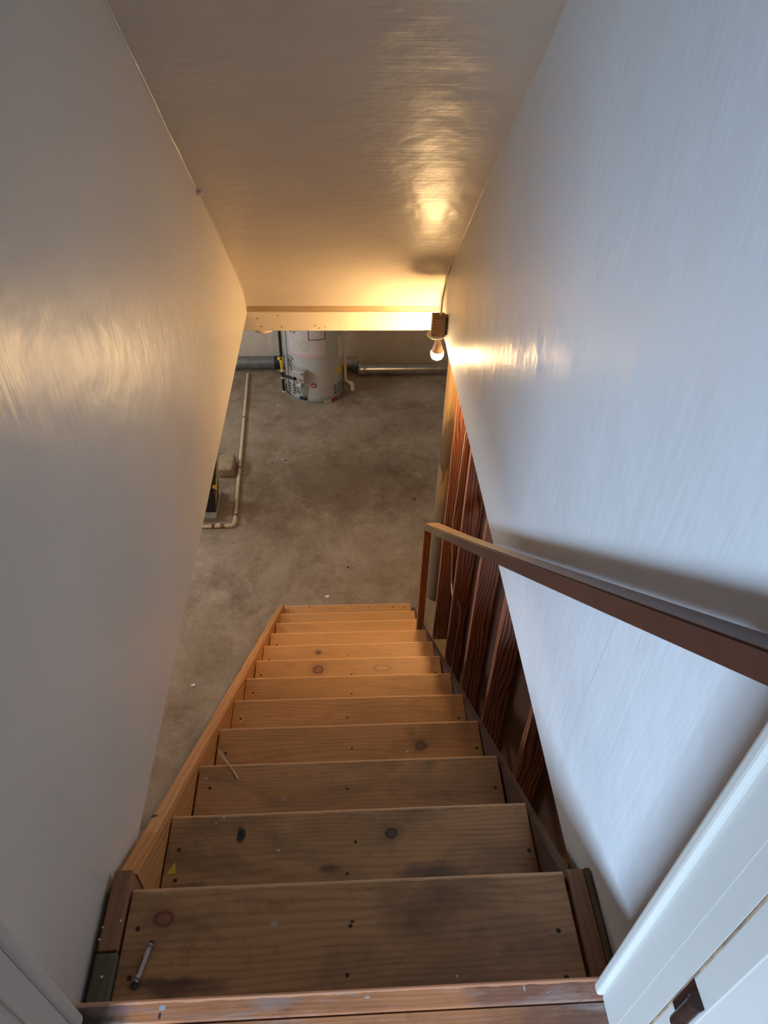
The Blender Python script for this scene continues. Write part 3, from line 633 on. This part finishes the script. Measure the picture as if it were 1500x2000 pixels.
A = Vector((-.995, 6.62, zz)); B = Vector((-.945, 5.58, zz)); Cc = Vector((-.888, 4.32, zz))
obj('pipe', tube([A, B, Cc], R_, 12), M['cpvc'], cp_, True)
obj('elbow', tube([Cc+Vector((-.002, .05, 0)), Cc, Cc+Vector((-.005, -.03, 0)), Cc+Vector((-.022, -.045, 0)), Cc+Vector((-.07, -.048, 0))], R_+.0035, 12), M['cpvc'], cp_, True)
obj('pipe', tube([(-.95, 4.272, zz), (-1.6, 4.262, zz)], R_, 12), M['cpvc'], cp_, True)
for x0, x1, r, mm in ((-.972, -.965, .0165, 'purple'), (-.987, -.980, .0175, 'purple'), (-1.028, -.995, .020, 'cpvc'), (-1.06, -1.045, .0185, 'purple')):
    obj('union', tube([(x0, 4.271, ZF+max(r, R_)), (x1, 4.271, ZF+max(r, R_))], r, 14), M[mm], cp_, True)
for t in (.03, .30, .64): 
    p = Cc.lerp(A, t); q = Cc.lerp(A, t+.006); obj('joint_ring', tube([p, q], R_+.0018, 12), M['purple'], cp_, True)
# ================================================================== THINGS BESIDE THE PIPE
tag(obj('concrete_pad', box_bm(-1.9, -1.03, 4.335, 4.70, ZF, ZF+.05, .006, 2), concrete('pad_concrete', (.30, .27, .24), (.40, .37, .33), (.22, .19, .16))), 'grey concrete pad under the black cabinet', 'pad')
ap = thing('black_cabinet', 'black cabinet with a yellow tag standing on the concrete pad', 'cabinet', (-1.3, 4.5, ZF+.05))
bm = prism([(-1.70, ZF+.05), (-1.045, ZF+.05), (-.985, ZF+.56), (-.975, ZF+.62), (-1.70, ZF+.62)], 4.40, 4.62, 'y')
obj('body', bm, M['black'], ap)
def side(z0, z1, y0, y1, mat, name, th=.004):
    f = lambda z: -1.045+.060*(z-.05)/.51
    b = bmesh.new()
    vs = [b.verts.new((f(z)+o_, y, ZF+z)) for o_ in (0.0005, th) for (y, z) in ((y0, z0), (y1, z1), (y0+.008, z1+.02))]
    b.faces.new(vs[:3]); b.faces.new(vs[3:])
    for i in range(3): b.faces.new((vs[i], vs[(i+1) % 3], vs[3+(i+1) % 3], vs[3+i]))
    bmesh.ops.recalc_face_normals(b, faces=b.faces[:]); return obj(name, b, M[mat], ap)
f = lambda z: -1.045+.060*(z-.05)/.51
def quad_side(pts, mat, name, th=.004):
    b = bmesh.new(); n = len(pts)
    A_ = [b.verts.new((f(z)+.0003, y, ZF+z)) for y, z in pts]; B_ = [b.verts.new((f(z)+th, y, ZF+z)) for y, z in pts]
    b.faces.new(A_); b.faces.new(B_[::-1])
    for i in range(n): b.faces.new((A_[i], B_[i], B_[(i+1) % n], A_[(i+1) % n]))
    bmesh.ops.recalc_face_normals(b, faces=b.faces[:]); return obj(name, b, M[mat], ap)
quad_side([(4.41, .12), (4.60, .34), (4.44, .36)], 'yellow', 'yellow_tag')
quad_side([(4.47, .37), (4.61, .36), (4.61, .55), (4.55, .56)], 'white', 'side_panel')
obj('tag_tie', box_bm(-1.03, -1.000, 4.385, 4.40, ZF+.30, ZF+.33, .002, 1), M['yellow'], ap, rot=(0, .6, 0))
obj('tag_tie', box_bm(-1.03, -1.005, 4.385, 4.40, ZF+.255, ZF+.268, .002, 1), M['red'], ap, rot=(0, -.9, 0))
tag(obj('tan_block', box_bm(-1.09, -.955, 4.90, 5.12, ZF, ZF+.10, .022, 4), M['tan'], None, True), 'rounded tan block lying between black cabinet and cream pipe', 'block')
# ================================================================== SMALL THINGS ON THE TREADS
zt1 = -RISE
p0, p1 = Vector((-.384, .424, zt1+.0045)), Vector((-.366, .498, zt1+.0045))
cy = thing('crayon', 'broken crayon in pale wrapper with dark bands on the top tread', 'crayon', (p0+p1)/2-Vector((0, 0, .0045)))
dv = p1-p0
obj('wrapper', tube([p0+dv*.10, p0+dv*.92], .0042, 12), M['crayonp'], cy, True)
for t in (.14, .17, .83, .865): obj('band', tube([p0+dv*t, p0+dv*(t+.016)], .0044, 12), M['black'], cy, True)
obj('tip', tube([p0+dv*.92, p0+dv*.97, p1], [.0038, .003, .0015], 12), M['black'], cy, True)
obj('butt', tube([p0-dv*.03, p0+dv*.10], .0052, 12), M['black'], cy, True)
obj('tear', box_bm(-.0015, .0015, -.014, .014, -.0008, .0008), M['black'], cy, origin=(0, 0, 0), rot=(0, 0, -.24)).location = (-.0035, -.004, .0072)
# yellow scrap on the second tread
b = bmesh.new(); z = -2*RISE+.0008
vs = [b.verts.new(p) for p in ((-.412, .698, z), (-.392, .700, z), (-.394, .722, z+.006), (-.402, .712, z+.002))]; b.faces.new(vs)
ex = bmesh.ops.extrude_face_region(b, geom=b.faces[:]); bmesh.ops.translate(b, vec=(0, 0, .0006), verts=[e for e in ex['geom'] if isinstance(e, bmesh.types.BMVert)])
bmesh.ops.recalc_face_normals(b, faces=b.faces[:])
tag(obj('yellow_scrap', b, M['yellow']), 'small torn yellow scrap lying at the end of the second tread', 'scrap')
# straw bristles across the third tread nosing
sb = thing('straw_wisp', 'wisp of pale straw bristles on a tread beside the orange stringer', 'straw', (-.34, 1.04, -3*RISE))
zs = -3*RISE
for i, (dx, dy) in enumerate(((0, 0), (.004, .003), (-.004, .004), (.002, -.004))):
    obj('bristle', tube([(-.312+dx*.3, 1.035+dy*.3, zs+.0018), (-.335, 1.068+dy*.5, zs+.004), (-.372+dx, 1.112+dy*2, zs+.010)], .0009, 5), M['straw'], sb, True)
obj('binding', tube([(-.309, 1.027, zs+.003), (-.322, 1.05, zs+.003)], [.0022, .003], 8), M['straw'], sb, True)
# paper scraps on the concrete
for i, (px_, py_, s) in enumerate(((-.148, 3.51, .018), (-.99, 2.78, .016))):
    b = bmesh.new()
    a = [b.verts.new((px_+s*math.cos(k*1.05)*(.5+random.random()), py_+s*math.sin(k*1.05)*(.4+.6*random.random()), ZF+.001+random.random()*.006)) for k in range(6)]
    b.faces.new(a); bmesh.ops.triangulate(b, faces=b.faces[:])
    ex = bmesh.ops.extrude_face_region(b, geom=b.faces[:]); bmesh.ops.translate(b, vec=(0, 0, .001), verts=[e for e in ex['geom'] if isinstance(e, bmesh.types.BMVert)])
    bmesh.ops.recalc_face_normals(b, faces=b.faces[:])
    tag(obj('paper_scrap', b, M['paper']), ('white paper scrap on the floor just past the bottom step', 'crumpled white flake on the floor beside the left stairwell wall')[i], 'scrap')
